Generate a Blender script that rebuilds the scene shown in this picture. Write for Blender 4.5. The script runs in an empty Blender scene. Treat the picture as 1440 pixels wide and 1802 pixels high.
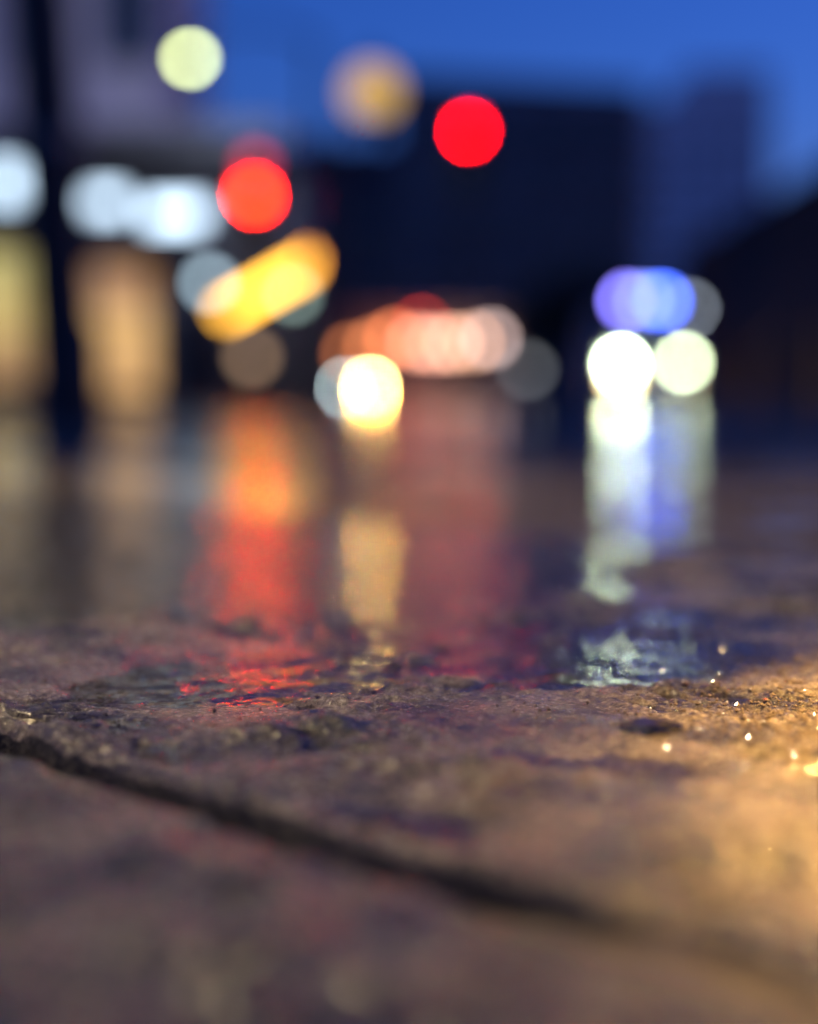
import bpy, bmesh, math, random
import numpy as np
from mathutils import Vector, Matrix

R = math.radians
sc = bpy.context.scene
col = sc.collection
rng = random.Random(7)

# ---------------------------------------------------------------- camera
FPX = 3000.0                      # focal length in photo pixels (photo 1440 x 1802)
CAMH = 0.10                       # lens a hand's breadth above the paving
PITCH = math.atan(203 / FPX)      # horizon lies at photo row 698
cam = bpy.data.cameras.new('camera')
cam_o = bpy.data.objects.new('camera', cam)
col.objects.link(cam_o)
sc.camera = cam_o
cam_o.location = (0, 0, CAMH)
cam_o.rotation_euler = (R(90) - PITCH, 0, 0)
cam.sensor_fit = 'VERTICAL'
cam.sensor_height = 36.0
cam.sensor_width = 36.0
cam.lens = FPX / 1802 * 36.0
cam.clip_start = 0.01
cam.clip_end = 6000
cam.dof.use_dof = True
cam.dof.focus_distance = 0.556
cam.dof.aperture_fstop = 2.86

# ---------------------------------------------------------------- world, sun, exposure
EXPO = 2.0
SUN_EL, SUN_AZ = 1.6, 62.0        # the sun has just gone, ahead and to the right
wd = bpy.data.worlds.new('World')
sc.world = wd
wd.use_nodes = True
wn = wd.node_tree
sky = wn.nodes.new('ShaderNodeTexSky')
sky.sky_type = 'NISHITA'
sky.sun_disc = False
sky.sun_elevation = R(SUN_EL)
sky.sun_rotation = R(SUN_AZ)
sky.ozone_density = 5.6
sky.dust_density = 0.3
sky.air_density = 1.0
tint = wn.nodes.new('ShaderNodeMix')          # the camera's even blue white balance
tint.data_type = 'RGBA'
tint.blend_type = 'MULTIPLY'
tint.inputs['Factor'].default_value = 1
tint.inputs[7].default_value = (1.35, .74, 1.20, 1)
wn.links.new(sky.outputs[0], tint.inputs[6])
wn.links.new(tint.outputs[2], wn.nodes['Background'].inputs[0])
wn.nodes['Background'].inputs[1].default_value = 0.098
sun = bpy.data.lights.new('sun', 'SUN')
sun.energy = 0.01
sun.angle = R(12)
sun.color = (1, .82, .66)
sun_o = bpy.data.objects.new('sun', sun)
col.objects.link(sun_o)
sd = Vector((math.sin(R(SUN_AZ)) * math.cos(R(SUN_EL)), math.cos(R(SUN_AZ)) * math.cos(R(SUN_EL)), math.sin(R(SUN_EL))))
sun_o.rotation_euler = sd.to_track_quat('Z', 'Y').to_euler()
vs = sc.view_settings
vs.view_transform = 'Standard'
vs.look = 'None'
vs.gamma = 1.0
vs.use_curve_mapping = False
vs.exposure = EXPO
cy = sc.cycles
cy.use_denoising = True
cy.denoiser = 'OPENIMAGEDENOISE'
cy.use_adaptive_sampling = False
cy.sample_clamp_indirect = 60
cy.max_bounces = 6
cy.caustics_reflective = False
cy.caustics_refractive = False
cy.use_light_tree = True


def at(px, py, Y):
    """point at depth Y on the ray through a photo pixel"""
    x, y = (px - 720) / FPX, (901 - py) / FPX
    f = Vector((0, math.cos(PITCH), -math.sin(PITCH)))
    u = Vector((0, math.sin(PITCH), math.cos(PITCH)))
    d = f + u * y + Vector((1, 0, 0)) * x
    return Vector((0, 0, CAMH)) + d * (Y / d.y)


def ground(px, py):
    d = at(px, py, 1.0) - Vector((0, 0, CAMH))
    return Vector((0, 0, CAMH)) + d * (CAMH / -d.z)


# ---------------------------------------------------------------- materials
MATS = {}


def mat(name, colr, rough=.5, metal=0, spec=.5, noise=None, bump=None, rvar=None, coat=0, bdetail=4):
    """noise=(scale, amount) colour variation, bump=(scale, strength, distance), rvar=(scale, lo, hi) roughness variation"""
    if name in MATS:
        return MATS[name]
    m = bpy.data.materials.new(name)
    m.use_nodes = True
    nt = m.node_tree
    b = nt.nodes['Principled BSDF']
    b.inputs['Base Color'].default_value = (*colr, 1)
    b.inputs['Roughness'].default_value = rough
    b.inputs['Metallic'].default_value = metal
    b.inputs['Specular IOR Level'].default_value = spec
    b.inputs['Coat Weight'].default_value = coat
    tc = nt.nodes.new('ShaderNodeTexCoord')
    if noise:
        n = nt.nodes.new('ShaderNodeTexNoise')
        n.inputs['Scale'].default_value = noise[0]
        n.inputs['Detail'].default_value = 5
        nt.links.new(tc.outputs['Object'], n.inputs['Vector'])
        cr = nt.nodes.new('ShaderNodeValToRGB')
        a = noise[1]
        cr.color_ramp.elements[0].position = .3
        cr.color_ramp.elements[1].position = .7
        cr.color_ramp.elements[0].color = (*[c * (1 - a) for c in colr], 1)
        cr.color_ramp.elements[1].color = (*[c * (1 + a) for c in colr], 1)
        nt.links.new(n.outputs['Fac'], cr.inputs['Fac'])
        nt.links.new(cr.outputs['Color'], b.inputs['Base Color'])
    if rvar:
        n = nt.nodes.new('ShaderNodeTexNoise')
        n.inputs['Scale'].default_value = rvar[0]
        n.inputs['Detail'].default_value = 3
        nt.links.new(tc.outputs['Object'], n.inputs['Vector'])
        mr = nt.nodes.new('ShaderNodeMapRange')
        mr.inputs['From Min'].default_value = .35
        mr.inputs['From Max'].default_value = .65
        mr.inputs['To Min'].default_value = rvar[1]
        mr.inputs['To Max'].default_value = rvar[2]
        nt.links.new(n.outputs['Fac'], mr.inputs['Value'])
        nt.links.new(mr.outputs['Result'], b.inputs['Roughness'])
    if bump:
        n = nt.nodes.new('ShaderNodeTexNoise')
        n.inputs['Scale'].default_value = bump[0]
        n.inputs['Detail'].default_value = bdetail
        nt.links.new(tc.outputs['Object'], n.inputs['Vector'])
        bp = nt.nodes.new('ShaderNodeBump')
        bp.inputs['Strength'].default_value = bump[1]
        bp.inputs['Distance'].default_value = bump[2]
        nt.links.new(n.outputs['Fac'], bp.inputs['Height'])
        nt.links.new(bp.outputs['Normal'], b.inputs['Normal'])
    MATS[name] = m
    return m


def emit(name, colr, strength):
    """a lamp surface; strength is in display units before the exposure is taken off"""
    if name in MATS:
        return MATS[name]
    m = bpy.data.materials.new(name)
    m.use_nodes = True
    b = m.node_tree.nodes['Principled BSDF']
    b.inputs['Base Color'].default_value = (.3, .3, .3, 1)
    b.inputs['Roughness'].default_value = .25
    b.inputs['Emission Color'].default_value = (*colr, 1)
    b.inputs['Emission Strength'].default_value = strength / 2 ** EXPO
    MATS[name] = m
    return m


def lampV(V, diam, D):
    """radiance that makes an out of focus lamp of this diameter at distance D show as a disc of value V"""
    return V * max(1.0, (120.0 / (diam * FPX / D)) ** 2)


steel_dark = mat('painted_steel_dark', (.006, .006, .006), .6, noise=(9, .3), bump=(60, .1, .002))
steel_grey = mat('galvanised_steel', (.12, .125, .13), .42, .6, noise=(12, .25))
black_plastic = mat('black_plastic', (.012, .012, .012), .5)
rubber = mat('tyre_rubber', (.015, .015, .015), .8)
alloy = mat('wheel_alloy', (.4, .4, .42), .3, 1)
glass_dark = mat('window_glass_dark', (.012, .016, .022), .06, spec=.7)
chrome = mat('chrome_trim', (.6, .6, .62), .15, 1)

# ---------------------------------------------------------------- mesh building
class MB:
    def __init__(s):
        s.v = []; s.f = []

    def add(s, v, f):
        o = len(s.v)
        s.v += [tuple(p) for p in v]
        s.f += [tuple(i + o for i in q) for q in f]
        return s

    def box(s, x0, x1, y0, y1, z0, z1):
        v = [(x, y, z) for z in (z0, z1) for y in (y0, y1) for x in (x0, x1)]
        return s.add(v, [(0, 2, 3, 1), (4, 5, 7, 6), (0, 1, 5, 4), (2, 6, 7, 3), (0, 4, 6, 2), (1, 3, 7, 5)])

    def tube(s, p0, p1, r0, r1=None, n=16, cap=True):
        r1 = r0 if r1 is None else r1
        p0, p1 = Vector(p0), Vector(p1)
        d = (p1 - p0).normalized()
        a = d.orthogonal().normalized(); b = d.cross(a)
        v = []
        for p, r in ((p0, r0), (p1, r1)):
            for k in range(n):
                t = 2 * math.pi * k / n
                v.append(p + (a * math.cos(t) + b * math.sin(t)) * r)
        f = [(k, (k + 1) % n, n + (k + 1) % n, n + k) for k in range(n)]
        if cap:
            f += [tuple(range(n))[::-1], tuple(range(n, 2 * n))]
        return s.add(v, f)

    def path(s, pts, r, n=12):
        for a, b in zip(pts[:-1], pts[1:]):
            s.tube(a, b, r, r, n)
        return s

    def lathe(s, prof, n=24, axis='z', c=(0, 0, 0)):
        """prof: (radius, height) pairs"""
        v = []
        for r, h in prof:
            for k in range(n):
                t = 2 * math.pi * k / n
                p = (r * math.cos(t), r * math.sin(t), h)
                if axis == 'y':
                    p = (p[0], -h, p[1])
                v.append((p[0] + c[0], p[1] + c[1], p[2] + c[2]))
        f = []
        for j in range(len(prof) - 1):
            for k in range(n):
                f.append((j * n + k, j * n + (k + 1) % n, (j + 1) * n + (k + 1) % n, (j + 1) * n + k))
        f += [tuple(range(n))[::-1], tuple(range((len(prof) - 1) * n, len(prof) * n))]
        return s.add(v, f)

    def ball(s, c, r, n=20, m=12, sz=1):
        prof = [(max(1e-4, r * math.sin(math.pi * j / m)), -r * sz * math.cos(math.pi * j / m)) for j in range(m + 1)]
        return s.lathe(prof, n, 'z', c)

    def prism(s, poly, x0, x1):
        """polygon in (y, z), extruded along x"""
        n = len(poly)
        v = [(x0, y, z) for y, z in poly] + [(x1, y, z) for y, z in poly]
        f = [(k, (k + 1) % n, n + (k + 1) % n, n + k) for k in range(n)] + [tuple(range(n))[::-1], tuple(range(n, 2 * n))]
        return s.add(v, f)

    def loft(s, secs):
        """secs: list of equal length point rings"""
        n = len(secs[0]); v = []; f = []
        for q in secs:
            v += q
        for j in range(len(secs) - 1):
            for k in range(n):
                f.append((j * n + k, j * n + (k + 1) % n, (j + 1) * n + (k + 1) % n, (j + 1) * n + k))
        f += [tuple(range(n))[::-1], tuple(range((len(secs) - 1) * n, len(secs) * n))]
        return s.add(v, f)

    def mesh(s, name, m, smooth=False, bevel=0):
        me = bpy.data.meshes.new(name)
        me.from_pydata(s.v, [], s.f)
        bm = bmesh.new(); bm.from_mesh(me)
        bmesh.ops.recalc_face_normals(bm, faces=bm.faces)
        if bevel:
            bmesh.ops.bevel(bm, geom=[e for e in bm.edges if e.calc_face_angle(0) > .5], offset=bevel, segments=2, affect='EDGES', profile=.6)
        if smooth:
            for fc in bm.faces:
                fc.smooth = True
            for e in bm.edges:
                e.smooth = e.calc_face_angle(0) < .7
        bm.to_mesh(me); bm.free()
        me.materials.append(m)
        return me

    def build(s, name, m, parent=None, loc=(0, 0, 0), smooth=False, bevel=0):
        o = bpy.data.objects.new(name, s.mesh(name, m, smooth, bevel))
        col.objects.link(o)
        o.parent = parent
        o.location = loc
        return o


def share(name, me, parent, loc=(0, 0, 0), rz=0):
    o = bpy.data.objects.new(name, me)
    col.objects.link(o)
    o.parent = parent
    o.location = loc
    o.rotation_euler = (0, 0, rz)
    return o


def tag(o, label, cat, group=None):
    o['label'] = label
    o['category'] = cat
    if group:
        o['group'] = group
    return o


def thing(name, label, cat, loc, rz=0, group=None):
    o = bpy.data.objects.new(name, None)
    o.empty_display_size = .2
    col.objects.link(o)
    o.location = loc
    o.rotation_euler = (0, 0, rz)
    return tag(o, label, cat, group)


# ---------------------------------------------------------------- noise for the stone relief
def lattice(seed, n=128):
    return np.random.RandomState(seed).rand(n, n)


def vnoise(x, y, seed):
    g = lattice(seed); n = g.shape[0]
    xi = np.floor(x).astype(int); yi = np.floor(y).astype(int)
    fx = x - xi; fy = y - yi
    fx = fx * fx * fx * (fx * (fx * 6 - 15) + 10); fy = fy * fy * fy * (fy * (fy * 6 - 15) + 10)
    a = g[xi % n, yi % n]; b = g[(xi + 1) % n, yi % n]; c = g[xi % n, (yi + 1) % n]; d = g[(xi + 1) % n, (yi + 1) % n]
    return (a * (1 - fx) + b * fx) * (1 - fy) + (c * (1 - fx) + d * fx) * fy - .5


def relief(x, y, fine=True):
    """height in metres of a worn, flaking stone face; x, y in metres"""
    wx = x + .006 * vnoise(x / .03, y / .03, 11); wy = y + .006 * vnoise(x / .03, y / .03, 12)
    am = np.clip(.75 + 1.5 * vnoise(x / .055, y / .045, 41) + .5 * vnoise(x / .02, y / .02, 42), .18, 1.5)
    h = .0040 * vnoise(x / .16, y / .16, 1) + .0026 * vnoise(wx / .06, wy / .06, 2)
    lay = vnoise(wx / .022, wy / .018, 3) + .8 * vnoise(wx / .0075, wy / .0065, 4)
    st = np.floor(lay * 5) + np.clip((lay * 5 - np.floor(lay * 5)) * 4, 0, 1)       # flaked layers with steep steps
    h += .00080 * st * am
    h += am * .0019 * vnoise(wx / .0105, wy / .0085, 5)
    if fine:
        h += am * .0010 * vnoise(x / .0048, y / .0042, 6) + am * .0008 * vnoise(x / .0028, y / .0025, 7)
        pit = vnoise(wx / .0075, wy / .0065, 8) + .5 * vnoise(x / .0035, y / .0035, 9)
        h -= am * .0075 * np.clip(pit - .26, 0, .35)
    return h


# ---------------------------------------------------------------- stone, joints, road
def stone_material():
    m = bpy.data.materials.new('wet_paving_stone')
    m.use_nodes = True
    nt = m.node_tree; b = nt.nodes['Principled BSDF']
    tc = nt.nodes.new('ShaderNodeTexCoord')

    def noise(scale, detail=5, rough=.55):
        n = nt.nodes.new('ShaderNodeTexNoise')
        n.inputs['Scale'].default_value = scale
        n.inputs['Detail'].default_value = detail
        n.inputs['Roughness'].default_value = rough
        nt.links.new(tc.outputs['Object'], n.inputs['Vector'])
        return n
    n1, n2, n3 = noise(26), noise(330, 5, .7), noise(800, 4, .7)
    r1 = nt.nodes.new('ShaderNodeValToRGB')
    e = r1.color_ramp.elements
    e[0].position, e[0].color = .38, (.050, .041, .030, 1)
    e[1].position, e[1].color = .62, (.26, .212, .150, 1)
    k = e.new(.5); k.color = (.15, .124, .087, 1)
    nt.links.new(n1.outputs['Fac'], r1.inputs['Fac'])
    r2 = nt.nodes.new('ShaderNodeValToRGB')
    e = r2.color_ramp.elements
    e[0].position, e[0].color = .34, (.22, .20, .19, 1)
    e[1].position, e[1].color = .66, (1.7, 1.62, 1.52, 1)
    nt.links.new(n2.outputs['Fac'], r2.inputs['Fac'])
    mx = nt.nodes.new('ShaderNodeMix'); mx.data_type = 'RGBA'; mx.blend_type = 'MULTIPLY'
    mx.inputs['Factor'].default_value = 1
    nt.links.new(r1.outputs['Color'], mx.inputs[6]); nt.links.new(r2.outputs['Color'], mx.inputs[7])
    nt.links.new(mx.outputs[2], b.inputs['Base Color'])
    mr = nt.nodes.new('ShaderNodeMapRange')
    mr.inputs['From Min'].default_value = .36; mr.inputs['From Max'].default_value = .64
    mr.inputs['To Min'].default_value = .05; mr.inputs['To Max'].default_value = .32
    nt.links.new(n2.outputs['Fac'], mr.inputs['Value'])
    nt.links.new(mr.outputs['Result'], b.inputs['Roughness'])
    bp = nt.nodes.new('ShaderNodeBump'); bp.inputs['Strength'].default_value = .9; bp.inputs['Distance'].default_value = .0014
    nt.links.new(n3.outputs['Fac'], bp.inputs['Height'])
    nt.links.new(bp.outputs['Normal'], b.inputs['Normal'])
    b.inputs['Specular IOR Level'].default_value = .5
    b.inputs['Coat Weight'].default_value = .12
    b.inputs['Coat Roughness'].default_value = .2
    return m


def wet_material(name, colr, rlo, rhi, rscale, bscale, bstr, bdist):
    m = mat(name, colr, noise=(rscale * 3, .35), rvar=(rscale, rlo, rhi), bump=(bscale, bstr, bdist), bdetail=1.3)
    m.node_tree.nodes['Principled BSDF'].inputs['Specular IOR Level'].default_value = .32
    return m


stone = stone_material()
far_stone = wet_material('wet_paving_far', (.17, .135, .10), .06, .17, 3.0, 7, 1, .006)
bed_mat = mat('joint_grime', (.018, .015, .013), .75, noise=(60, .4), bump=(300, .5, .002))
road_mat = wet_material('wet_asphalt', (.085, .075, .066), .08, .16, .8, 3.0, .15, .010)
kerb_mat = wet_material('wet_granite_kerb', (.16, .155, .15), .14, .35, 3, 60, .4, .002)

AX = math.atan2(-.768, .64)       # the joint in the foreground runs this way across the view


def uv2w(u, v, z=0.):
    return Vector((u * .64 + v * .768, -u * .768 + v * .64, z))


def w2uv(x, y):
    return (x * .64 - y * .768, x * .768 + y * .64)


ro = MB().add([(-2500, -60, -.022), (2500, -60, -.022), (2500, 5000, -.022), (-2500, 5000, -.022)], [(0, 1, 2, 3)]).build('road', road_mat)
ro['kind'] = 'structure'; ro['label'] = 'wet dark asphalt road mirroring the street lights'

pv = MB().box(-9.2, 3.6, -1.6, 3.826, -.30, -.0225).build('pavement', bed_mat)
pv.rotation_euler = (0, 0, AX)
pv['kind'] = 'structure'; pv['label'] = 'wet pavement of rough brown stone slabs'

SU, SV, J = .90, .60, .017
V0 = .2380                          # the far lip of the foreground joint


def slab_grid(nu, nv, seed, amp=1., fine=True, dips=(), sink=None):
    """a displaced stone top with sides; local origin at the slab's lower left corner"""
    w, h = SU - J, SV - J
    us = np.linspace(0, w, nu); vs_ = np.linspace(0, h, nv)
    U, V = np.meshgrid(us, vs_, indexing='ij')
    Z = relief(U + seed * 1.37, V + seed * .71, fine) * amp
    for du, dv, ru, rv, dep in dips:
        k = np.clip(1.25 * np.exp(-(((U - du) / ru) ** 2 + ((V - dv) / rv) ** 2)), 0, 1)
        Z = Z * (1 - .8 * k) - dep * k
    if sink:                                  # the slab settles away from the joint, so rain stands on its far half
        yw = -(U + UA) * .768 + (V + V0) * .64
        q = np.clip((yw - sink[0]) / sink[1], 0, 1)
        xw = (U + UA) * .64 + (V + V0) * .768
        r = np.clip((.165 - xw + .05 * vnoise(U / .05, V / .05, 51)) / .12, 0, 1)
        Z -= sink[2] * q * q * (3 - 2 * q) * r
        Z += .0014 * np.clip((xw - .11) / .05, 0, 1)
    e = np.minimum(np.minimum(U, w - U), np.minimum(V, h - V))
    chip = .0022 + .0030 * (vnoise(U / .018, V / .018, 21 + seed) + .5)
    Z -= .0030 * np.clip(1 - e / chip, 0, 1) ** 2
    Uj = U + .0022 * vnoise(U / .035, V / .035, 31) * 2; Vj = V + .0022 * vnoise(U / .035, V / .035, 32) * 2
    P = np.stack([Uj, Vj, Z], -1).reshape(-1, 3)
    i = np.arange(nu - 1)[:, None] * nv + np.arange(nv - 1)[None]
    F = np.stack([i, i + nv, i + nv + 1, i + 1], -1).reshape(-1, 4)
    ring = [a * nv for a in range(nu)] + [(nu - 1) * nv + b for b in range(1, nv)] + [a * nv + nv - 1 for a in range(nu - 2, -1, -1)] + [b for b in range(nv - 2, 0, -1)]
    low = P[ring].copy(); low[:, 2] = -.05
    n0 = len(P); P = np.vstack([P, low]); k = np.arange(len(ring)); kn = (k + 1) % len(ring); ring = np.array(ring)
    S = np.stack([ring, n0 + k, n0 + kn, ring[kn]], -1)
    F = np.vstack([F, S]).astype(np.int32)
    me = bpy.data.meshes.new('paving_slab')
    me.vertices.add(len(P)); me.vertices.foreach_set('co', P.ravel().astype(np.float32))
    me.loops.add(F.size); me.loops.foreach_set('vertex_index', F.ravel())
    me.polygons.add(len(F)); me.polygons.foreach_set('loop_start', np.arange(0, F.size, 4, dtype=np.int32))
    me.polygons.foreach_set('loop_total', np.full(len(F), 4, np.int32))
    me.polygons.foreach_set('use_smooth', np.ones(len(F), bool))
    me.update(calc_edges=True); me.validate()
    me.materials.append(stone); me.materials.append(bed_mat)
    mi = np.zeros(len(F), np.int32); mi[len(F) - len(S):] = 1
    me.polygons.foreach_set('material_index', mi)
    return me


UA = -1.0                          # lower u end of the slab that the lens is focused on


def dip(px, py, ru, rv, dep):
    g = ground(px, py); u, v = w2uv(g.x, g.y)
    return (u - UA, v - V0, ru, rv, dep)


near_dips = [dip(430, 1185, .045, .06, .0040), dip(1080, 1165, .030, .05, .0040), dip(1120, 1340, .020, .013, .0036), dip(720, 1440, .03, .011, .0030),
             dip(700, 1000, .12, .10, .0028), dip(930, 1330, .03, .012, .0018)]
SINK = (.55, .45, .0046)
near = slab_grid(880, 590, 1, 1.0, True, near_dips, SINK)
front = slab_grid(380, 250, 2, .8, False)
stone_b = stone.copy(); stone_b.name = 'wet_paving_stone_darker'          # the front slabs use a darker copy of the stone colour
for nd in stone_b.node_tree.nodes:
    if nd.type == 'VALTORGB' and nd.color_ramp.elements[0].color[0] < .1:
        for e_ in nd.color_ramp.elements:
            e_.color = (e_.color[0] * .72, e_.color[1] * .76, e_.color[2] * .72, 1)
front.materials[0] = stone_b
mid = [slab_grid(130, 86, s, .16, False) for s in (3, 4, 5)]
for me in mid:
    me.materials[0] = far_stone
lab = {}
for j in range(-2, 6):
    off = [0, -.45, -.2, -.62][j % 4] if j != 0 else 0
    for i in range(-9, 5):
        u0 = UA + off + i * SU; v0 = V0 + j * SV
        c = uv2w(u0 + SU / 2, v0 + SV / 2)
        if not (-.9 < c.y < 8.6 and abs(c.x) < 2.2 + .25 * max(0, c.y)) or u0 < -9.1 or u0 + SU > 3.6:
            continue
        is_near = (j == 0 and i == 0)
        me = near if is_near else front if (j in (-1, 0, 1) and c.length < 1.25) else mid[(i * 3 + j) % 3]
        o = share('paving_slab', me, pv, (u0, v0, 0 if is_near else rng.uniform(-.0012, .0008) - (.0018 if j >= 1 or (j == 0 and i < 0) else 0)))
        if not is_near and me is not front:
            o.rotation_euler = (R(rng.uniform(-.45, .45)), R(rng.uniform(-.35, .35)), 0)
kb = MB().box(-9.2, 3.6, 3.832, 3.99, -.30, -.03).build('kerb', bed_mat)
kb.rotation_euler = (0, 0, AX)
kb['kind'] = 'structure'; kb['label'] = 'flush kerb of pale granite between pavement and road'
kme = MB().box(0, .892, 0, .15, -.028, .0).mesh('kerb_stone', kerb_mat, bevel=.008)
for i in range(14):
    share('kerb_stone', kme, kb, (-9.19 + i * .9, 3.836, rng.uniform(-.001, .001)))


# sand added to fade the foreground joint's dark line at its near end
sb = MB(); ns_, nw_ = 120, 8
us_ = np.linspace(-.62, .02, ns_); vv_ = np.linspace(V0 - J - .001, V0 + .001, nw_)
SUu, SVv = np.meshgrid(us_, vv_, indexing='ij')
fill = np.clip((SUu + .33) / .13, 0, 1); fill = fill * fill * (3 - 2 * fill)
SZ = -.017 + .0145 * fill + .0016 * vnoise(SUu / .012, SVv / .006, 61) + .0008 * vnoise(SUu / .004, SVv / .003, 62)
sb.v = [tuple(q) for q in np.stack([SUu, SVv, SZ], -1).reshape(-1, 3)]
sb.f = [(a * nw_ + b_, (a + 1) * nw_ + b_, (a + 1) * nw_ + b_ + 1, a * nw_ + b_ + 1) for a in range(ns_ - 1) for b_ in range(nw_ - 1)]
sb.build('joint_sand', mat('wet_joint_sand', (.075, .058, .042), .4, noise=(400, .5), bump=(900, .7, .001)), pv, smooth=True)


# standing water: a thin sheet, the rough stone stands out of it where it is higher
def water_material():
    m = bpy.data.materials.new('puddle_water')
    m.use_nodes = True
    nt = m.node_tree; nt.nodes.remove(nt.nodes['Principled BSDF'])
    out = nt.nodes['Material Output']
    tr = nt.nodes.new('ShaderNodeBsdfTransparent'); tr.inputs[0].default_value = (.62, .60, .57, 1)
    gl = nt.nodes.new('ShaderNodeBsdfGlossy'); gl.inputs['Roughness'].default_value = .12
    fr = nt.nodes.new('ShaderNodeFresnel'); fr.inputs['IOR'].default_value = 1.33
    mx = nt.nodes.new('ShaderNodeMixShader')
    n = nt.nodes.new('ShaderNodeTexNoise'); n.inputs['Scale'].default_value = 55; n.inputs['Detail'].default_value = 3
    tc = nt.nodes.new('ShaderNodeTexCoord'); nt.links.new(tc.outputs['Object'], n.inputs['Vector'])
    bp = nt.nodes.new('ShaderNodeBump'); bp.inputs['Strength'].default_value = 1; bp.inputs['Distance'].default_value = .0032
    nt.links.new(n.outputs['Fac'], bp.inputs['Height'])
    for x in (gl, fr):
        nt.links.new(bp.outputs['Normal'], x.inputs['Normal'])
    nt.links.new(fr.outputs[0], mx.inputs[0]); nt.links.new(tr.outputs[0], mx.inputs[1]); nt.links.new(gl.outputs[0], mx.inputs[2])
    nt.links.new(mx.outputs[0], out.inputs['Surface'])
    return m


WATER_Z = -.00125
pw = MB()
nx, ny = 60, 30
PU0, PU1, PV1 = -1.9, -.1, .86
pw.add([(PU0 + (PU1 - PU0) * a / nx, V0 + .012 + (PV1 - V0) * b / ny, 0) for a in range(nx + 1) for b in range(ny + 1)],
       [(a * (ny + 1) + b, (a + 1) * (ny + 1) + b, (a + 1) * (ny + 1) + b + 1, a * (ny + 1) + b + 1) for a in range(nx) for b in range(ny)])
po = pw.build('puddle', water_material())
po.location = (0, 0, WATER_Z); po.rotation_euler = (0, 0, AX)
po['kind'] = 'structure'; po['label'] = 'thin rain water lying in the hollows of the stone slab'


# ---------------------------------------------------------------- street lamps
def street_lamp(label, base, height, head, rad, V, colr, name='street_lamp', globe=False, light=None):
    """column with an arm out to a lamp head at world point head"""
    base = Vector(base)
    t = thing(name, label, 'street lamp', base)
    h = Vector(head) - base
    MB().lathe([(.16, 0), (.16, .03), (.11, .06), (.10, .9), (.085, .95)], 20).build('base_sleeve', steel_dark, t, smooth=True)
    MB().tube((0, 0, .9), (0, 0, height), .07, .045, 16).build('column', steel_dark, t, smooth=True)
    if abs(h.x) > .05 or abs(h.y) > .05:
        pts = [Vector((0, 0, height - .05)), Vector((h.x * .3, h.y * .3, height + (-.12 if globe else .12))), Vector((h.x * .85, h.y * .85, height + (-.12 if globe else .12))), Vector((h.x, h.y, h.z + (-rad - .06 if globe else .12)))]
        MB().path(pts, .03).build('arm', steel_dark, t, smooth=True)
    D = head[1]
    if light:
        l = bpy.data.lights.new('lamp_light', 'SPOT'); l.energy = light[0]; l.color = light[1]; l.shadow_soft_size = .04
        l.spot_size = R(120); l.spot_blend = .6
        lo = bpy.data.objects.new('lamp_light', l); col.objects.link(lo); lo.parent = t; lo.location = h + Vector((0, rad + .08, 0))
        lo.rotation_euler = (-Vector(light[2])).to_track_quat('Z', 'Y').to_euler()      # extra spot added to brighten the shop front behind
    em = emit('lamp_' + label.replace(' ', '_')[:40], colr, lampV(V, rad * 2, D) if V else 1)
    if globe:
        MB().lathe([(.09, -rad - .08), (.12, -rad - .03), (rad * .5, -rad * .86)], 20).build('collar', steel_dark, t, h, smooth=True)
        MB().ball((0, 0, 0), rad).build('globe', em, t, h, smooth=True)
        MB().lathe([(rad * .55, rad * .86), (.06, rad + .05), (.01, rad + .12)], 20).build('cap', steel_dark, t, h, smooth=True)
    else:
        MB().lathe([(rad * 1.1, .0), (rad * 1.15, .03), (rad * .8, .12), (.05, .17)], 24).build('head', steel_dark, t, h + Vector((0, 0, rad * .45)), smooth=True)
        MB().ball((0, 0, 0), rad, 20, 12, .95).build('lens', em, t, h, smooth=True)
    return t, h


p = at(335, 102, 20)
street_lamp('tall dark street lamp with small pale green-white lens over the canopied shop', (at(556, 600, 20).x, 20, -.022), p.z + .25, p, .075, .86, (.86, .98, .40), light=(145, (.62, .70, 1), (-.35, .9, .12)))
p = at(655, 162, 14)
street_lamp('street lamp with large soft amber globe before the dark office block', (at(578, 0, 14).x, 14, -.022), p.z - .30, p, .20, .50, (1, .58, .07), globe=True)

# unseen lamp posts beside the paving, the taller one added as warm fill
def post_lantern(label, base, height, head_off, colr, power, cone=None, aim=None, rad=.05):
    t = thing('lamp_post', label, 'lamp post', base)
    hx, hy = head_off
    MB().lathe([(.11, -.03), (.11, .03), (.06, .07), (.055, .5), (.045, .53)], 18).build('base_sleeve', steel_dark, t, smooth=True)
    MB().tube((0, 0, .5), (0, 0, height + .1), .04, .03).build('column', steel_dark, t, smooth=True)
    MB().path([Vector((0, 0, height + .06)), Vector((hx * .6, hy * .6, height + .16)), Vector((hx, hy, height + .12))], .018).build('arm', steel_dark, t, smooth=True)
    MB().lathe([(.17, -.02), (.175, 0), (.15, .05), (.06, .11), (.02, .13)], 24).build('shade', steel_dark, t, (hx, hy, height), smooth=True)
    MB().ball((0, 0, 0), .04).build('bulb', emit('bulb_' + label.replace(' ', '_')[:30], colr, 60), t, (hx, hy, height + .02), smooth=True)
    l = bpy.data.lights.new('lamp_light', 'SPOT')
    l.energy = power; l.color = colr; l.shadow_soft_size = rad
    l.spot_size = cone; l.spot_blend = 1.0 if aim else .4
    lo = bpy.data.objects.new('lamp_light', l); col.objects.link(lo)
    lo.parent = t; lo.location = (hx, hy, height - .045)
    if aim:
        d = Vector(aim) - (Vector(base) + Vector((hx, hy, height)))
        lo.rotation_euler = (-d).to_track_quat('Z', 'Y').to_euler()
    return t


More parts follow.
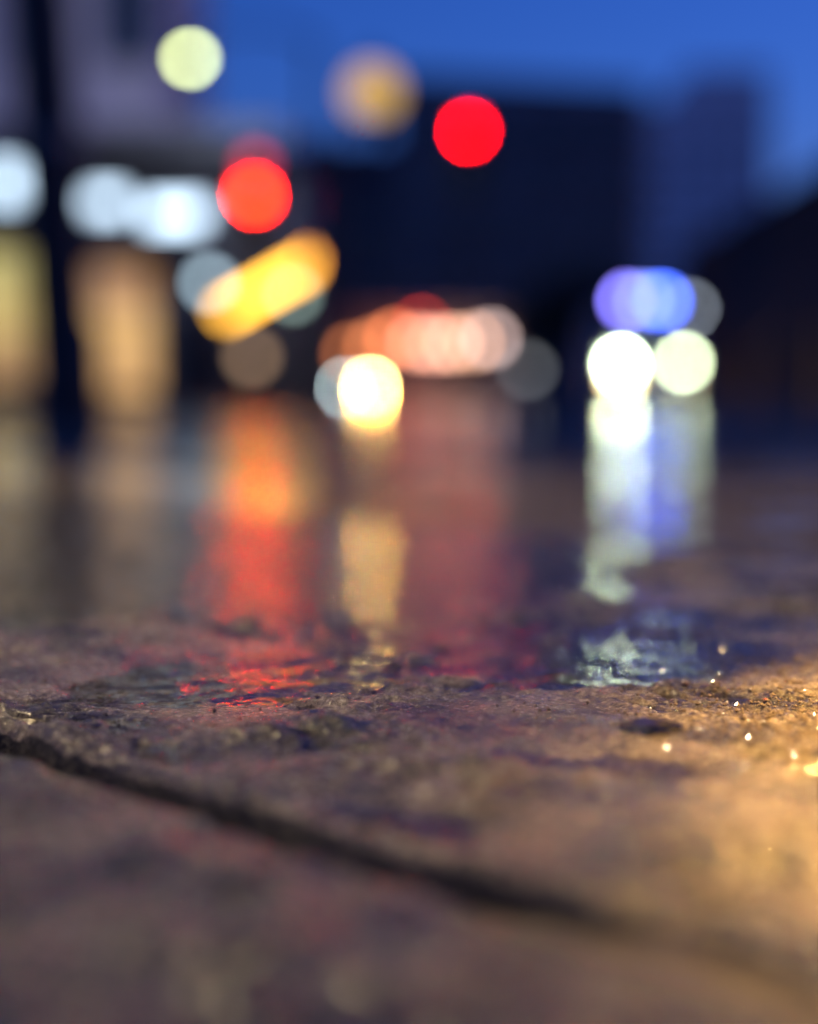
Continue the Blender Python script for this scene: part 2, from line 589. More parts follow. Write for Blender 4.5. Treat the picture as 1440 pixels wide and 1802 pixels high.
post_lantern('low dark lamp post casting a golden pool on the pavement', (.66, .64, 0), .60, (-.14, -.09), (1, .59, .15), 155, R(74), (.455, .42, 0), .025)
post_lantern('added taller dark lamp post with warm fill light over the pavement', (-1.7, 2.0, 0), 2.5, (.35, -.1), (1, .74, .40), 98, R(74), (-.05, 1.25, 0), .06)

# ---------------------------------------------------------------- the leaning post on the left
b = at(122, 742, 6.3); tp = at(58, -160, 6.3)
pl = thing('signal_post', 'thick black post leaning slightly on the pavement before the canopied shop', 'post', (b.x, 6.3, 0))
lean = Vector((tp.x - b.x, 0, tp.z))
MB().tube((0, 0, -.03), lean, .122, .112, 24).build('shaft', steel_dark, pl, smooth=True)
MB().lathe([(.17, -.03), (.17, .02), (.135, .05), (.125, .34), (.10, .38)], 24).build('base_sleeve', steel_dark, pl, smooth=True)
MB().lathe([(.1, 0), (.1, .03), (.03, .07)], 24).build('cap', steel_dark, pl, lean, smooth=True)
MB().lathe([(.116, -.03), (.128, -.025), (.128, .025), (.116, .03)], 24).build('collar_band', steel_grey, pl, lean * .55, smooth=True)

# ---------------------------------------------------------------- traffic signals
def traffic_signal(label, px, py, D, red_col, V, beacon=False):
    p = at(px, py, D)
    t = thing('traffic_signal', label, 'traffic signal', (p.x, D + .16, -.022), group='red traffic signals')
    z = p.z + .022
    MB().lathe([(.14, 0), (.14, .03), (.085, .07), (.075, .6), (.062, .64)], 18).build('base_sleeve', steel_dark, t, smooth=True)
    MB().tube((0, 0, .6), (0, 0, z + .3), .055, .055, 16).build('post', steel_dark, t, smooth=True)
    MB().box(-.25, .25, -.06, -.045, z - .88, z + .24).build('backplate', black_plastic, t, bevel=.01)
    MB().box(-.16, .16, -.2, -.062, z - .80, z + .17).build('housing', black_plastic, t, bevel=.025)
    for k, (nm, m) in enumerate((('red_lens', emit('red_' + label[:20], red_col, lampV(V, .20, D))),
                                 ('amber_lens', mat('lens_amber_off', (.10, .045, .004), .2)),
                                 ('green_lens', mat('lens_green_off', (.004, .06, .035), .2)))):
        zz = z - .31 * k
        MB().lathe([(.10, 0), (.095, .02), (.06, .035), (.005, .04)], 24, 'y', (0, -.2, zz)).build(nm, m, t, smooth=True)
        vz = MB()
        n = 14
        ring = []
        for yy, aa in ((-.2, 0), (-.40, .25)):
            for q in range(n + 1):
                a = math.pi * (-.12 + aa * .5) + math.pi * (1.24 - aa) * q / n
                ring.append((.135 * math.cos(a), yy, zz + .135 * math.sin(a)))
        ring += [(x * .95, y, zz + (q - zz) * .95) for x, y, q in ring]
        w = n + 1
        f = []
        for q in range(n):
            f += [(q, q + 1, w + q + 1, w + q), (2 * w + q, 3 * w + q, 3 * w + q + 1, 2 * w + q + 1), (w + q, w + q + 1, 3 * w + q + 1, 3 * w + q)]
        vz.add(ring, f).build('visor', black_plastic, t)
    if beacon:
        bz = at(px - 8, py - 55, D).z + .022
        MB().lathe([(.05, bz - z - .5), (.05, bz - z - .1)], 14).build('beacon_stem', steel_dark, t, (0, 0, z))
        MB().ball((0, -.1, bz), .11).build('beacon', emit('beacon_red', (1, .03, .12), lampV(.16, .22, D)), t, smooth=True)
    return t


traffic_signal('traffic signal showing orange-red with small dim red beacon on top', 449, 345, 21.5, (1, .0048, .0001), 15, True)
traffic_signal('tall traffic signal showing pure red before the dark office block', 825, 232, 27, (1, .0001, .0001), 4.5)

# ---------------------------------------------------------------- buildings
def windows(t, wm, cells, mat_pane=glass_dark, w=1.2, h=1.5, face='y', off=0.):
    """recess frames on a facade facing -y (or -x): shared meshes, one object per window and pane"""
    e = .08
    fr = MB()
    fr.box(-w / 2 - e, w / 2 + e, -.10, .03, -h / 2 - e, -h / 2).box(-w / 2 - e, w / 2 + e, -.10, .03, h / 2, h / 2 + e)
    fr.box(-w / 2 - e, -w / 2, -.10, .03, -h / 2, h / 2).box(w / 2, w / 2 + e, -.10, .03, -h / 2, h / 2)
    fr.box(-.03, .03, -.08, .02, -h / 2, h / 2)
    fm = fr.mesh('window', wm)
    pm = MB().box(-w / 2, w / 2, -.045, -.02, -h / 2, h / 2).mesh('pane', mat_pane)
    for c in cells:
        f = share('window', fm, t, (c[0], c[1], c[2]), c[3] if len(c) > 3 else 0)
        share('pane', pm, f)


def block(name, label, loc, w, d, h, rz, wallm, trimm, cols, rows, z0=4.2, dz=3.1, ww=1.3, wh=1.5, side=None, parts=None):
    t = thing(name, label, 'building', loc, rz)
    MB().box(-w / 2, w / 2, 0, d, 0, h).build('wall', wallm, t)
    MB().box(-w / 2 - .15, w / 2 + .15, -.15, d + .15, h + .003, h + .6).build('parapet', trimm, t, bevel=.05)
    MB().box(-w / 2 - .06, w / 2 + .06, -.06, -.001, z0 - 1.35, z0 - 1.05).build('string_course', trimm, t)
    cs = []
    for r in range(rows):
        for c in range(cols):
            cs.append((-w / 2 + w * (c + .5) / cols, -.032, z0 + r * dz, 0))
    if side:
        sx, n = side
        for r in range(rows):
            for c in range(n):
                cs.append((sx * (w / 2 + .032), d * (c + .5) / n, z0 + r * dz, R(90) * sx))
    windows(t, trimm, cs, w=ww, h=wh)
    return t


navy = mat('dark_render_wall', (.13, .115, .12), .8, noise=(.25, .5), bump=(14, .3, .01))
navy_trim = mat('dark_trim', (.26, .26, .30), .6, noise=(2, .2))
haze_wall = mat('haze_pale_concrete', (.82, .84, .82), .85, noise=(.2, .15), bump=(9, .2, .01))  # concrete lightened in colour to stand in for distant haze
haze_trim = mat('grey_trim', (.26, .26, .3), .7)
lilac_wall = mat('lilac_render_wall', (.52, .44, .48), .8, noise=(.7, .12), bump=(30, .3, .004))
brick_wall = mat('brown_brick_wall', (.085, .038, .028), .85, noise=(3, .4), bump=(25, .4, .01))
brick_trim = mat('dull_stone_trim', (.12, .09, .08), .8, noise=(4, .3))

# dark office block straight ahead
D = 120
xl, xr = at(690, 0, D).x, at(1128, 0, D).x
ob = block('office_block', 'dark navy office block with rows of unlit windows', ((xl + xr) / 2, D, -.022), (xr - xl) * 1.02, 16, at(0, 176, D).z, R(-9), navy, navy_trim, 9, 6)
hr = at(0, 176, D).z + .604
ow = (xr - xl) * 1.02 / 2
MB().add([(x, y, z) for y in (.6, 14) for x, z in ((-ow, hr), (ow, hr), (ow, hr + .3), (-ow, at(0, 118, D).z))],
         [(0, 1, 2, 3), (4, 7, 6, 5), (0, 3, 7, 4), (1, 5, 6, 2), (3, 2, 6, 7), (0, 4, 5, 1)]).build('roof', navy, ob)
MB().box(-1.2, 1.2, -.14, -.002, 0, 2.6).build('door', glass_dark, ob)
# lower wing on its left
D = 135
xl, xr = at(440, 0, D).x, at(700, 0, D).x
block('office_wing', 'low dark wing beside the navy office block', ((xl + xr) / 2, D, -.022), xr - xl, 12, at(0, 262, D).z, 0, navy, navy_trim, 6, 4)
# pale stepped tower farther off
D = 240
xl, xr = at(1095, 0, D).x, at(1362, 0, D).x
xs = at(1215, 0, D).x
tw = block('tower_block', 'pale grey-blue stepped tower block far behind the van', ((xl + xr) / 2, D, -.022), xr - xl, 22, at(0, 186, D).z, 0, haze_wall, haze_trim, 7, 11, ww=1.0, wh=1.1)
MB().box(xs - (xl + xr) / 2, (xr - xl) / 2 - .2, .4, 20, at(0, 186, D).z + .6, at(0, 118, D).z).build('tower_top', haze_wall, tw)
# brick row on the right side of the street, its eaves running to the vanishing point
FX = math.atan2(-.0187, 1)
def right_row(label, d0, d1, x0, h, wallm, doors):
    y0 = d0
    t = thing('brick_terrace', label, 'building', (x0 - .0187 * d0, d0, -.022), -FX * -1)
    L = d1 - d0
    MB().box(0, 9, 0, L, 0, h).build('wall', wallm, t)
    MB().add([(-.35, -.1, h + .003), (9.3, -.1, h + .003), (9.3, L + .1, h + .003), (-.35, L + .1, h + .003), (4.5, -.1, h + 1.4), (4.5, L + .1, h + 1.4)],
             [(0, 4, 5, 3), (1, 2, 5, 4), (0, 1, 4), (3, 5, 2), (0, 3, 2, 1)]).build('roof', mat('dark_roof_tiles', (.03, .026, .026), .7, bump=(12, .5, .02)), t)
    MB().box(3.9, 5.1, L * .4, L * .4 + .8, h + 1.0, h + 2.2).build('chimney', wallm, t)
    cs = []
    n = max(2, int(L / 3.6))
    for k in range(n):
        yy = L * (k + .5) / n
        cs.append((-.032, yy, h - 1.5, R(-90)))
        if k % 3 != 1:
            cs.append((-.032, yy, 1.7, R(-90)))
        else:
            dr = MB().box(-.09, -.002, yy - .5, yy + .5, 0, 2.2).build('door', mat('dark_door_paint', (.03, .012, .012), .4), t)
            MB().ball((-.11, yy + .38, 1.05), .04, 10, 6).build('handle', chrome, dr)
    windows(t, brick_trim, cs, w=1.1, h=1.4)
    return t


right_row('brown brick terrace along the right of the street beyond the van', 46, 84, 13.3, 7.0, brick_wall, 3)

# canopied shop on the left
SD = 25.0
sx0, sx1 = at(-260, 0, SD).x, at(505, 0, SD).x
sh = thing('corner_shop', 'lilac corner shop with dark canopy over warm lit windows', 'building', (0, SD, -.022))
bot = .0; ctop = at(0, 245, SD).z
ux1 = at(285, 0, SD + 1.2).x
wm = lilac_wall
# ground floor wall built around its openings
op = [(at(-60, 0, SD).x, at(96, 0, SD).x, .28, at(0, 428, SD).z), (at(148, 0, SD).x, at(268, 0, SD).x, .12, at(0, 455, SD).z)]
xs_ = [sx0] + [q for o in op for q in o[:2]] + [sx1]
gw = MB()
for k in range(0, len(xs_), 2):
    gw.box(xs_[k], xs_[k + 1], .0, .3, 0, ctop - .35)
for o in op:
    gw.box(o[0], o[1], .0, .3, 0, o[2]).box(o[0], o[1], .0, .3, o[3], ctop - .35)
dark_wall = mat('dark_shop_tiles', (.03, .028, .03), .45, noise=(2, .3))
gw.build('ground_floor_wall', dark_wall, sh)
MB().box(sx0, sx1, .3, 7, 0, ctop - .36).build('rear_wall', dark_wall, sh)
MB().box(sx0, ux1, 1.2, 7.2, ctop - .34, ctop + 6.2).build('upper_wall', lilac_wall, sh)
MB().box(sx0, ux1 + .12, 1.08, 7.3, ctop + 6.203, ctop + 6.5).build('parapet', haze_trim, sh, bevel=.03)
MB().box(sx0, sx1 + .05, -1.6, 1.15, ctop - .32, ctop).build('canopy', mat('dark_canopy', (.035, .033, .033), .5, noise=(3, .3)), sh, bevel=.02)
MB().box(sx0, sx1 + .05, 1.153, 7.1, ctop - .33, ctop - .15).build('flat_roof', mat('roof_felt', (.04, .04, .042), .9), sh)
for k, (o, c, s) in enumerate(zip(op, ((1, .74, .13), (1, .52, .09)), (.64, .78))):
    w, h = o[1] - o[0], o[3] - o[2]
    fr = MB().box(o[0], o[0] + .06, .05, .2, o[2], o[3]).box(o[1] - .06, o[1], .05, .2, o[2], o[3]).box(o[0] + .06, o[1] - .06, .05, .2, o[3] - .06, o[3]).box(o[0] + .06, o[1] - .06, .05, .2, o[2], o[2] + .06).build('window', black_plastic, sh)
    fr['label'] = 'lit shop window with yellow light' if k == 0 else 'tall shop window glowing orange'
    hh = (o[3] - o[2] - .12) / 3
    for q in range(3):
        cc = ((c[0], c[1] * (.72, .95, 1.12)[q], c[2] * (.6, 1, 1.3)[q]) if k == 0 else (c[0], c[1] * (1.02, 1.06, .90)[q], c[2] * (1.2, 1, .8)[q]))
        z0_ = o[2] + .06 + hh * q
        MB().box(o[0] + .06, o[1] - .06, .10, .12, z0_ + .012, z0_ + hh - .012).build('pane', emit('lit_window_%d_%d' % (k, q), cc, s * ((.75, 1.1, .95), (1.1, 1.15, .62))[k][q]), fr)
    MB().box((o[0] + o[1]) / 2 - .02, (o[0] + o[1]) / 2 + .02, .06, .10, o[2] + .06, o[3] - .06).build('mullion', black_plastic, fr)
windows(sh, haze_trim, [(at(60, 0, SD).x - .2, 1.165, ctop + 2.0), (at(205, 0, SD).x, 1.165, ctop + 2.0)], w=.8, h=1.3)
# lamps under the canopy
def canopy_light(label, px, py, w, h, V, k):
    p = at(px, py, SD - 1.45)
    t = thing('canopy_light', label, 'lamp', p, group='white lamps under the shop canopy')
    MB().box(-w / 2 - .04, w / 2 + .04, 0, .09, -h / 2 - .03, h / 2 + .04).build('housing', steel_grey, t, bevel=.01)
    MB().lathe([(.012, h / 2), (.012, ctop - .342 - p.z)], 8).build('hanger', steel_grey, t, (0, .05, 0))
    MB().box(-w / 2, w / 2, -.05, -.002, -h / 2, h / 2).build('diffuser', emit('canopy_lamp_%d' % k, (.62, .82, 1), V), t, bevel=.02)


canopy_light('white lamp hung under the canopy behind the leaning post', 22, 322, .50, .46, 3.4, 0)
canopy_light('smaller bluish lamp under the canopy right of the leaning post', 188, 356, .46, .26, 3.7, 1)
canopy_light('long white lamp under the canopy nearest the orange-red signal', 308, 377, .74, .28, 4.2, 2)

# ---------------------------------------------------------------- raised barrier with a lit amber arm
BD = 20.5
bp0 = at(352, 575, BD)
ba = thing('boom_barrier', 'dark barrier cabinet with raised boom of glowing amber light', 'barrier', (bp0.x, BD, -.022))
MB().box(-.30, .30, -.02, .34, 0, 1.10).build('cabinet', steel_dark, ba, bevel=.03)
MB().box(-.33, .33, -.05, .37, 1.103, 1.16).build('lid', steel_dark, ba, bevel=.015)
a0 = at(392, 550, BD - .1) - Vector((bp0.x, BD, -.022)); a1 = at(534, 470, BD - .1) - Vector((bp0.x, BD, -.022))
dirn = (a1 - a0).normalized()
MB().lathe([(.1, 0), (.1, .1)], 20, 'y', (a0.x - dirn.x * .35, -.02, a0.z - dirn.z * .35)).build('pivot', steel_grey, ba)
MB().tube(a0 - dirn * .45, a0, .05, .05).build('boom_stub', steel_grey, ba)
MB().tube(a0, a1, .07, .07, 16).build('light_tube', emit('amber_tube', (1, .47, .035), 10.5), ba, smooth=True)
MB().ball(tuple(at(534, 470, BD - .1) - Vector((bp0.x, BD, -.022)) + dirn * .11), .10).build('tip_lamp', emit('amber_tip', (1, .36, .04), lampV(.70, .2, BD)), ba, smooth=True)


# ---------------------------------------------------------------- small lamps
def bollard_light(label, px, py, D, V, colr, k, r=.10):
    p = at(px, py, D)
    t = thing('bollard_light', label, 'bollard', (p.x, D, -.022), group='small dim bollard lamps')
    z = p.z + .022
    MB().lathe([(.12, 0), (.12, .02), (.07, .04), (.07, z - r)], 18).build('stem', steel_dark, t, smooth=True)
    MB().ball((0, 0, z), r).build('lamp_globe', emit('bollard_lamp_%d' % k, colr, lampV(V, 2 * r, D)), t, smooth=True)
    MB().lathe([(r * .7, z + r * .75), (r * .7, z + r), (.02, z + r + .05)], 18).build('cap', steel_dark, t, smooth=True)


bollard_light('cool white globe lamp on a stem right behind the barrier cabinet', 368, 497, 23, .30, (.62, .85, 1), 0, .11)
bollard_light('dim greenish globe lamp on a stem below the tip of the amber boom', 516, 518, 25, .13, (.70, 1, .85), 1)
bollard_light('very dim brownish globe lamp low below the amber boom', 444, 628, 20, .13, (1, .62, .34), 2)
bollard_light('dim grey globe lamp between the distant car and the van', 929, 650, 28, .055, (.9, .95, 1), 3)

# far shop with a string of lanterns
FD = 104.0
f0, f1 = at(560, 0, FD).x, at(915, 0, FD).x
fs = thing('far_shop', 'low dark shop front with wooden fascia beneath the pink lanterns', 'building', ((f0 + f1) / 2, FD + 1.3, -.022), R(3))
fw = f1 - f0
MB().box(-fw / 2, fw / 2, 0, 7, 0, 5.0).build('wall', navy, fs)
MB().box(-fw / 2 - .2, fw / 2 + .2, -1.6, 7.2, 5.003, 5.3).build('flat_roof', navy_trim, fs, bevel=.04)
for x in (-fw / 2 + .1, 0, fw / 2 - .1):
    MB().tube((x, -1.45, 0), (x, -1.45, 5.0), .06).build('awning_post', steel_dark, fs, smooth=True)
windows(fs, navy_trim, [(x, -.032, 1.4) for x in (-fw * .33, 0, fw * .33)], w=1.7, h=1.7)
lan = [(618, 622, (1, .36, .12), .16), (658, 612, (1, .36, .12), .22), (694, 597, (1, .30, .10), .34), (733, 604, (1, .50, .34), .30),
       (765, 606, (1, .55, .40), .30), (797, 604, (1, .62, .42), .34), (832, 602, (1, .64, .40), .36), (864, 596, (.9, .78, .76), .26)]
words = ['farthest left and dimmest pink', 'dim salmon', 'strong orange', 'rosy pink', 'pale rose', 'pale peach', 'bright peach', 'greyish pink end']
for k, (px, py, c, V) in enumerate(lan):
    p = at(px, py, FD - .6 + .1 * (k % 2))
    t = thing('paper_lantern', words[k].replace('farthest left and ', '').replace(' end', '') + ' paper lantern in the row under the far shop roof', 'lantern', p, group='paper lanterns of the far shop')
    MB().lathe([(.12, -.36), (.27, -.24), (.34, 0), (.27, .24), (.12, .36)], 18).build('shade', emit('lantern_%d' % k, (c[0], c[1] * .82, c[2] * .78), lampV(V * 1.1, .68, FD)), t, smooth=True)
    MB().lathe([(.13, .361), (.13, .41), (.014, .42), (.012, 5.0 - p.z - .025)], 12).build('cap_and_cord', steel_dark, t)
    MB().lathe([(.13, -.41), (.13, -.361)], 12).build('foot_ring', steel_dark, t)
p = at(742, 572, FD - .35)
t = thing('sign_lamp', 'small round red sign lamp on the far shop roof edge', 'sign', p)
MB().lathe([(.22, 0), (.22, .06), (.18, .08)], 24, 'y').build('lamp_disc', emit('red_sign', (1, .05, .02), lampV(.16, .44, FD)), t, smooth=True)
MB().box(-.04, .04, .0, .12, .2, .75).build('bracket', steel_dark, t)


# ---------------------------------------------------------------- vehicles
def rrect(x, y, z0, z1, wt=None, ch=.06):
    """ring of 8 points at depth y"""
    wt = x if wt is None else wt
    return [(-x + ch, y, z0), (x - ch, y, z0), (x, y, z0 + ch), (wt, y, z1 - ch), (wt - ch, y, z1), (-wt + ch, y, z1), (-wt, y, z1 - ch), (-x, y, z0 + ch)]


def wheel(t, x, y, r, w=.2):
    o = MB().lathe([(r * .62, -w / 2), (r * .93, -w / 2), (r, -w / 2 + .03), (r, w / 2 - .03), (r * .93, w / 2), (r * .62, w / 2)], 28).build('tyre', rubber, None, smooth=True)
    o.name = 'wheel'
    o.parent = t; o.location = (x, y, r); o.rotation_euler = (0, R(90), 0)
    rm = MB().lathe([(.05, -w / 2 - .005), (r * .60, -w / 2 + .015), (r * .60, w / 2 - .015), (.05, w / 2 + .005)], 24)
    rm.build('rim', alloy, o, smooth=True)


def vehicle(name, label, cat, loc, paint, W, L, van, lights):
    t = thing(name, label, cat, loc)
    hw = W / 2
    if van:
        H = 2.12
        body = [rrect(hw - .12, 0, .32, .80, hw - .14), rrect(hw - .03, .12, .25, 1.05, hw - .06), rrect(hw, .75, .22, 1.18, hw - .05),
                rrect(hw, 1.55, .22, H - .08, hw - .18), rrect(hw, 1.95, .22, H, hw - .16), rrect(hw, L - .2, .22, H, hw - .14), rrect(hw - .05, L, .3, H - .08, hw - .2)]
        MB().loft(body).build('body', paint, t, smooth=True)
        ws = [(-hw + .20, .79, 1.25), (hw - .20, .79, 1.25), (hw - .30, 1.40, H - .20), (-hw + .30, 1.40, H - .20)]
        MB().add([(x, y - .03, z + .01) for x, y, z in ws] + [(x, y + .02, z - .03) for x, y, z in ws], [(0, 1, 2, 3), (7, 6, 5, 4), (0, 4, 5, 1), (1, 5, 6, 2), (2, 6, 7, 3), (3, 7, 4, 0)]).build('windscreen', glass_dark, t)
        sw = [(1.55, 1.3), (2.5, 1.3), (2.5, 1.85), (1.75, 1.85)]
        r, ay = .34, (.95, L - 1.0); gz = (.62, .86)
    else:
        H = 1.46
        body = [rrect(hw - .14, 0, .28, .62, hw - .16), rrect(hw - .04, .14, .2, .78, hw - .08), rrect(hw, .9, .18, .92, hw - .05),
                rrect(hw, 1.3, .18, .96, hw - .05), rrect(hw, L - .5, .18, 1.0, hw - .05), rrect(hw - .05, L, .3, .92, hw - .1)]
        MB().loft(body).build('body', paint, t, smooth=True)
        cab = [rrect(hw - .12, 1.15, .90, .98, hw - .14, .02), rrect(hw - .12, 1.9, .90, H - .04, hw - .26), rrect(hw - .12, 2.6, .90, H, hw - .26), rrect(hw - .12, L - 1.0, .90, H - .06, hw - .28), rrect(hw - .12, L - .4, .90, 1.04, hw - .16, .02)]
        MB().loft(cab).build('cabin', paint, t, smooth=True)
        ws = [(-hw + .18, 1.24, 1.0), (hw - .18, 1.24, 1.0), (hw - .32, 1.84, H - .10), (-hw + .32, 1.84, H - .10)]
        MB().add([(x, y - .05, z + .02) for x, y, z in ws] + [(x, y + .02, z - .03) for x, y, z in ws], [(0, 1, 2, 3), (7, 6, 5, 4), (0, 4, 5, 1), (1, 5, 6, 2), (2, 6, 7, 3), (3, 7, 4, 0)]).build('windscreen', glass_dark, t)
        sw = [(1.55, 1.0), (2.7, 1.02), (2.7, 1.34), (2.0, 1.34)]
        r, ay = .31, (.82, L - .85); gz = (.50, .66)
    for s in (-1, 1):
        for y in ay:
            wheel(t, s * (hw - .08), y, r)
        zt = lambda z: hw - .012 - (.17 if van else .2) * max(0, (z - 1.0)) / 1.0
        MB().prism(sw, s * (hw - .14 if not van else hw - .10), s * (hw - .16 + .14)).build('side_window', mat('side_glass', (.012, .014, .018), .45, spec=.15), t)
        mr = MB().box(s * (hw + .04) - .11, s * (hw + .04) + .11, 1.30, 1.40, gz[1] + .42, gz[1] + .60).build('mirror', black_plastic, t, bevel=.03)
    MB().box(-hw * .45, hw * .45, -.02, .10, gz[0], gz[1]).build('grille', black_plastic, t, bevel=.01)
    MB().box(-hw + .10, hw - .10, -.10, .14, .30, .46).build('bumper', black_plastic, t, bevel=.03)
    MB().box(-.26, .26, -.115, -.102, .34, .44).build('number_plate', mat('plate_white', (.6, .6, .55), .4), t)
    for nm, x, z, rr, c, st in lights:
        MB().lathe([(rr, -.06), (rr, .05), (rr * .8, .085), (.004, .10)], 20, 'y', (x, .0, z)).build(nm, emit(name + nm + '%.2f' % x, c, st), t, smooth=True)
    return t


VD = 37.5
vx = at(1154, 0, VD).x
vz = lambda py: at(0, py, VD).z + .022
vX = lambda px: at(px, 0, VD).x - vx
Eh = lambda V, d: lampV(V, d, VD)
white_paint = mat('van_white_paint', (.30, .30, .32), .6, spec=.25, noise=(3, .1))
van = vehicle('emergency_van', 'white emergency van with bright headlights and blue roof lights', 'van', (vx, VD, -.022), white_paint, 2.0, 5.2, True,
              [('headlight', vX(1098), vz(641), .085, (.80, 1, .60), Eh(3.4, .17)), ('headlight', vX(1210), vz(638), .085, (.80, .97, .60), Eh(.82, .17)),
               ('fog_light', vX(1099), vz(664), .07, (1, .66, .25), Eh(.5, .14)), ('fog_light', vX(1209), vz(674), .07, (1, .60, .28), Eh(.16, .14))])
lb = MB().box(-.78, .92, 1.75, 2.05, 2.125, 2.20).build('light_bar', black_plastic, van, bevel=.02)
for px, c, V, rr in ((1126, (.20, .17, .85), .80, .10), (1158, (.22, .30, 1), .42, .10), (1193, (.055, .13, 1), 1.05, .11)):
    z = vz(521)
    MB().lathe([(rr, 2.20), (rr, z), (rr * .8, z + .1), (.01, z + .14)], 20, 'z', (vX(px), 1.86, 0)).build('blue_lamp', emit('bluelamp%d' % px, c, Eh(V, .2)), lb, smooth=True)
MB().lathe([(.10, 0), (.10, .05), (.06, .08)], 20, 'y', (vX(1243), 1.80, vz(536))).build('work_lamp', emit('work_lamp', (.72, .82, .95), Eh(.14, .2)), lb, smooth=True)
MB().tube((vX(1243), 1.84, vz(536)), (.9, 1.88, 2.16), .02).build('work_lamp_bracket', steel_dark, lb)

CD = 92.0
cx = at(628, 0, CD).x
cX = lambda px: at(px, 0, CD).x - cx
cz = lambda py: at(0, py, CD).z + .022
vehicle('oncoming_car', 'small dark oncoming car with one bright cream headlight and one dimmer', 'car', (cx, CD, -.022), mat('car_dark_paint', (.03, .032, .04), .3, coat=.6, noise=(3, .1)), 1.76, 4.3, False,
        [('headlight', cX(651), cz(680), .14, (1, .84, .30), lampV(1.6, .28, CD)), ('headlight', cX(606), cz(682), .13, (.62, .80, .82), lampV(.34, .26, CD)),
         ('fog_light', cX(652), cz(695), .09, (1, .36, .03), lampV(3.0, .18, CD))])


# ---------------------------------------------------------------- trees
def tree(label, px, D, h, rx, seed, n=5200):
    rg = np.random.RandomState(seed)
    p = at(px, 0, D)
    t = thing('street_tree', label, 'tree', (p.x, D, -.022), group='dark trees before the office block')
    tr = MB()
    tr.tube((0, 0, 0), (.05, 0, h * .35), .16, .12, 10)
    tr.tube((.05, 0, h * .35), (-.05, .1, h * .62), .12, .07, 10)
    tips = []
    for k in range(9):
        a = k * 2.4 + rg.rand(); z0 = h * (.3 + .035 * k)
        tip = Vector((math.cos(a) * rx * .75, math.sin(a) * rx * .75, z0 + h * (.16 + .16 * rg.rand())))
        tr.tube((0, 0, z0), tip, .06, .02, 6); tips.append(tip)
    tr.build('trunk', mat('bark', (.05, .038, .03), .9, bump=(20, .6, .02)), t)
    V = []; F = []
    cl = [Vector((rg.normal() * rx * .45, rg.normal() * rx * .45, h * (.62 + .16 * rg.normal()))) for _ in range(16)] + tips
    for k in range(n):
        c = cl[rg.randint(len(cl))]
        q = np.array(c) + rg.normal(size=3) * rx * .22
        if q[2] > h or q[2] < h * .25:
            continue
        a, b2 = rg.normal(size=3), rg.normal(size=3)
        a /= np.linalg.norm(a); b2 -= a * (a @ b2); b2 /= np.linalg.norm(b2)
        s = .10 + .07 * rg.rand()
        i = len(V)
        V += [tuple(q - a * s), tuple(q + b2 * s * .45), tuple(q + a * s), tuple(q - b2 * s * .45)]
        F.append((i, i + 1, i + 2, i + 3))
    MB().add(V, F)
    mb = MB(); mb.v = V; mb.f = F
    mb.build('crown', mat('dark_leaves', (.035, .042, .018), .55, noise=(2, .4)), t)


tree('round dark tree left of the van in front of the navy office block', 975, 78, 5.6, 1.9, 3)
tree('taller dark tree close behind the left headlight of the van', 1042, 84, 6.8, 2.2, 4)

# ---------------------------------------------------------------- small things on the paving
grit_mat = mat('wet_grit', (.20, .15, .10), .035, noise=(300, .5))
g = MB()
rg = np.random.RandomState(5)
ico = [(0, 0, 1), (.9, 0, .2), (.28, .85, .2), (-.72, .53, .2), (-.72, -.53, .2), (.28, -.85, .2), (0, 0, -.6)]
icf = [(0, 1, 2), (0, 2, 3), (0, 3, 4), (0, 4, 5), (0, 5, 1), (6, 2, 1), (6, 3, 2), (6, 4, 3), (6, 5, 4), (6, 1, 5)]


def stone_z(x, y):
    u, v = w2uv(x, y)
    U = np.array([[u - UA]]); V = np.array([[v - V0]])
    z = relief(U + 1.37, V + .71)[0, 0]
    for du, dv, ru, rv, dep in near_dips:
        k = min(1, 1.25 * math.exp(-(((u - UA - du) / ru) ** 2 + ((v - V0 - dv) / rv) ** 2)))
        z = z * (1 - .8 * k) - dep * k
    q = min(1, max(0, (y - SINK[0]) / SINK[1]))
    return z - SINK[2] * q * q * (3 - 2 * q) * min(1, max(0, (.165 - x) / .12)) + .0014 * min(1, max(0, (x - .11) / .05))


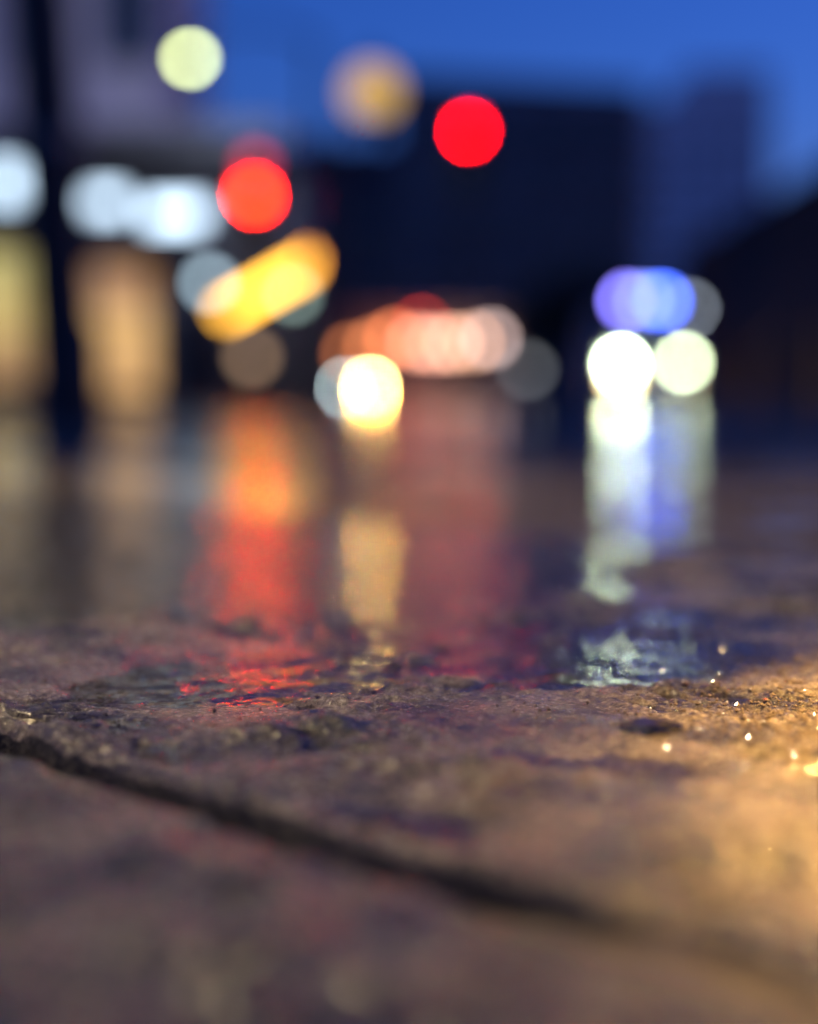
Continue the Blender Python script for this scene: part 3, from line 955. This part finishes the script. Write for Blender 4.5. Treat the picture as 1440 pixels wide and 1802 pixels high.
for k in range(2600):
    px = rg.normal(1430, 120); py = rg.normal(1255, 38)
    if k % 3 == 0:
        px, py = 1470 - abs(rg.normal(0, 130)), rg.uniform(1050, 1370)
    if k > 2150:
        px, py = rg.uniform(-40, 1480), rg.uniform(1150, 1420)
    q = ground(px, min(max(py, 1050), 1540))
    s = abs(rg.normal(0, .00038)) + .00028
    z = stone_z(q.x, q.y)
    a = rg.rand() * 6.28
    g.add([(q.x + s * (x * math.cos(a) - y * math.sin(a)) * rg.uniform(.8, 1.2), q.y + s * (x * math.sin(a) + y * math.cos(a)), z + s * (.35 + zz * .8)) for x, y, zz in ico], icf)
go = g.build('grit', grit_mat, smooth=True)
go['kind'] = 'stuff'; go['label'] = 'wet coarse grit scattered over the stone slab'; go['category'] = 'grit'

# a curled wet leaf scrap lying in the water
q = ground(1146, 1296)
lf = MB(); nu_, nv_ = 14, 8
for i in range(nu_ + 1):
    for j in range(nv_ + 1):
        s = i / nu_; w_ = (j / nv_ - .5) * 2
        hw_ = .0048 * math.sin(math.pi * min(1, s * .93 + .05)) ** .7
        lf.v.append(((s - .5) * .019, w_ * hw_, .0011 + .0022 * (w_ * w_) * (.3 + s) * .6 + .0012 * math.sin(s * 5) + .0003 * math.sin(w_ * 9 + s * 7)))
for i in range(nu_):
    for j in range(nv_):
        a = i * (nv_ + 1) + j
        lf.f.append((a, a + nv_ + 1, a + nv_ + 2, a + 1))
lo = lf.build('fallen_leaf', mat('wet_leaf', (.03, .02, .014), .12, coat=.8, bump=(900, .3, .0005)), None, (q.x, q.y, max(WATER_Z, stone_z(q.x, q.y)) - .0002), smooth=True)
lo.rotation_euler = (R(3), R(-4), R(8))
sm = lo.modifiers.new('thickness', 'SOLIDIFY'); sm.thickness = .0004
tag(lo, 'tiny dark curled wet leaf in the puddle on the stone slab', 'leaf')
# round pebbles and drops that glint
for k, (px, py, s, nm) in enumerate(((1205, 1206, .0016, 'golden pebble beyond the curled leaf'), (1312, 1357, .0014, 'pebble on the golden stone at the foreground'), (1028, 1382, .0012, 'pebble on the near side of the puddle'))):
    q = ground(px, py)
    o = MB().ball((0, 0, 0), s, 14, 8, .7).build('pebble', mat('wet_pebble', (.2, .13, .07), .06, coat=1), None, (q.x, q.y, stone_z(q.x, q.y) + s * .6), smooth=True)
    tag(o, 'tiny wet round ' + nm, 'pebble', 'tiny glinting pebbles')
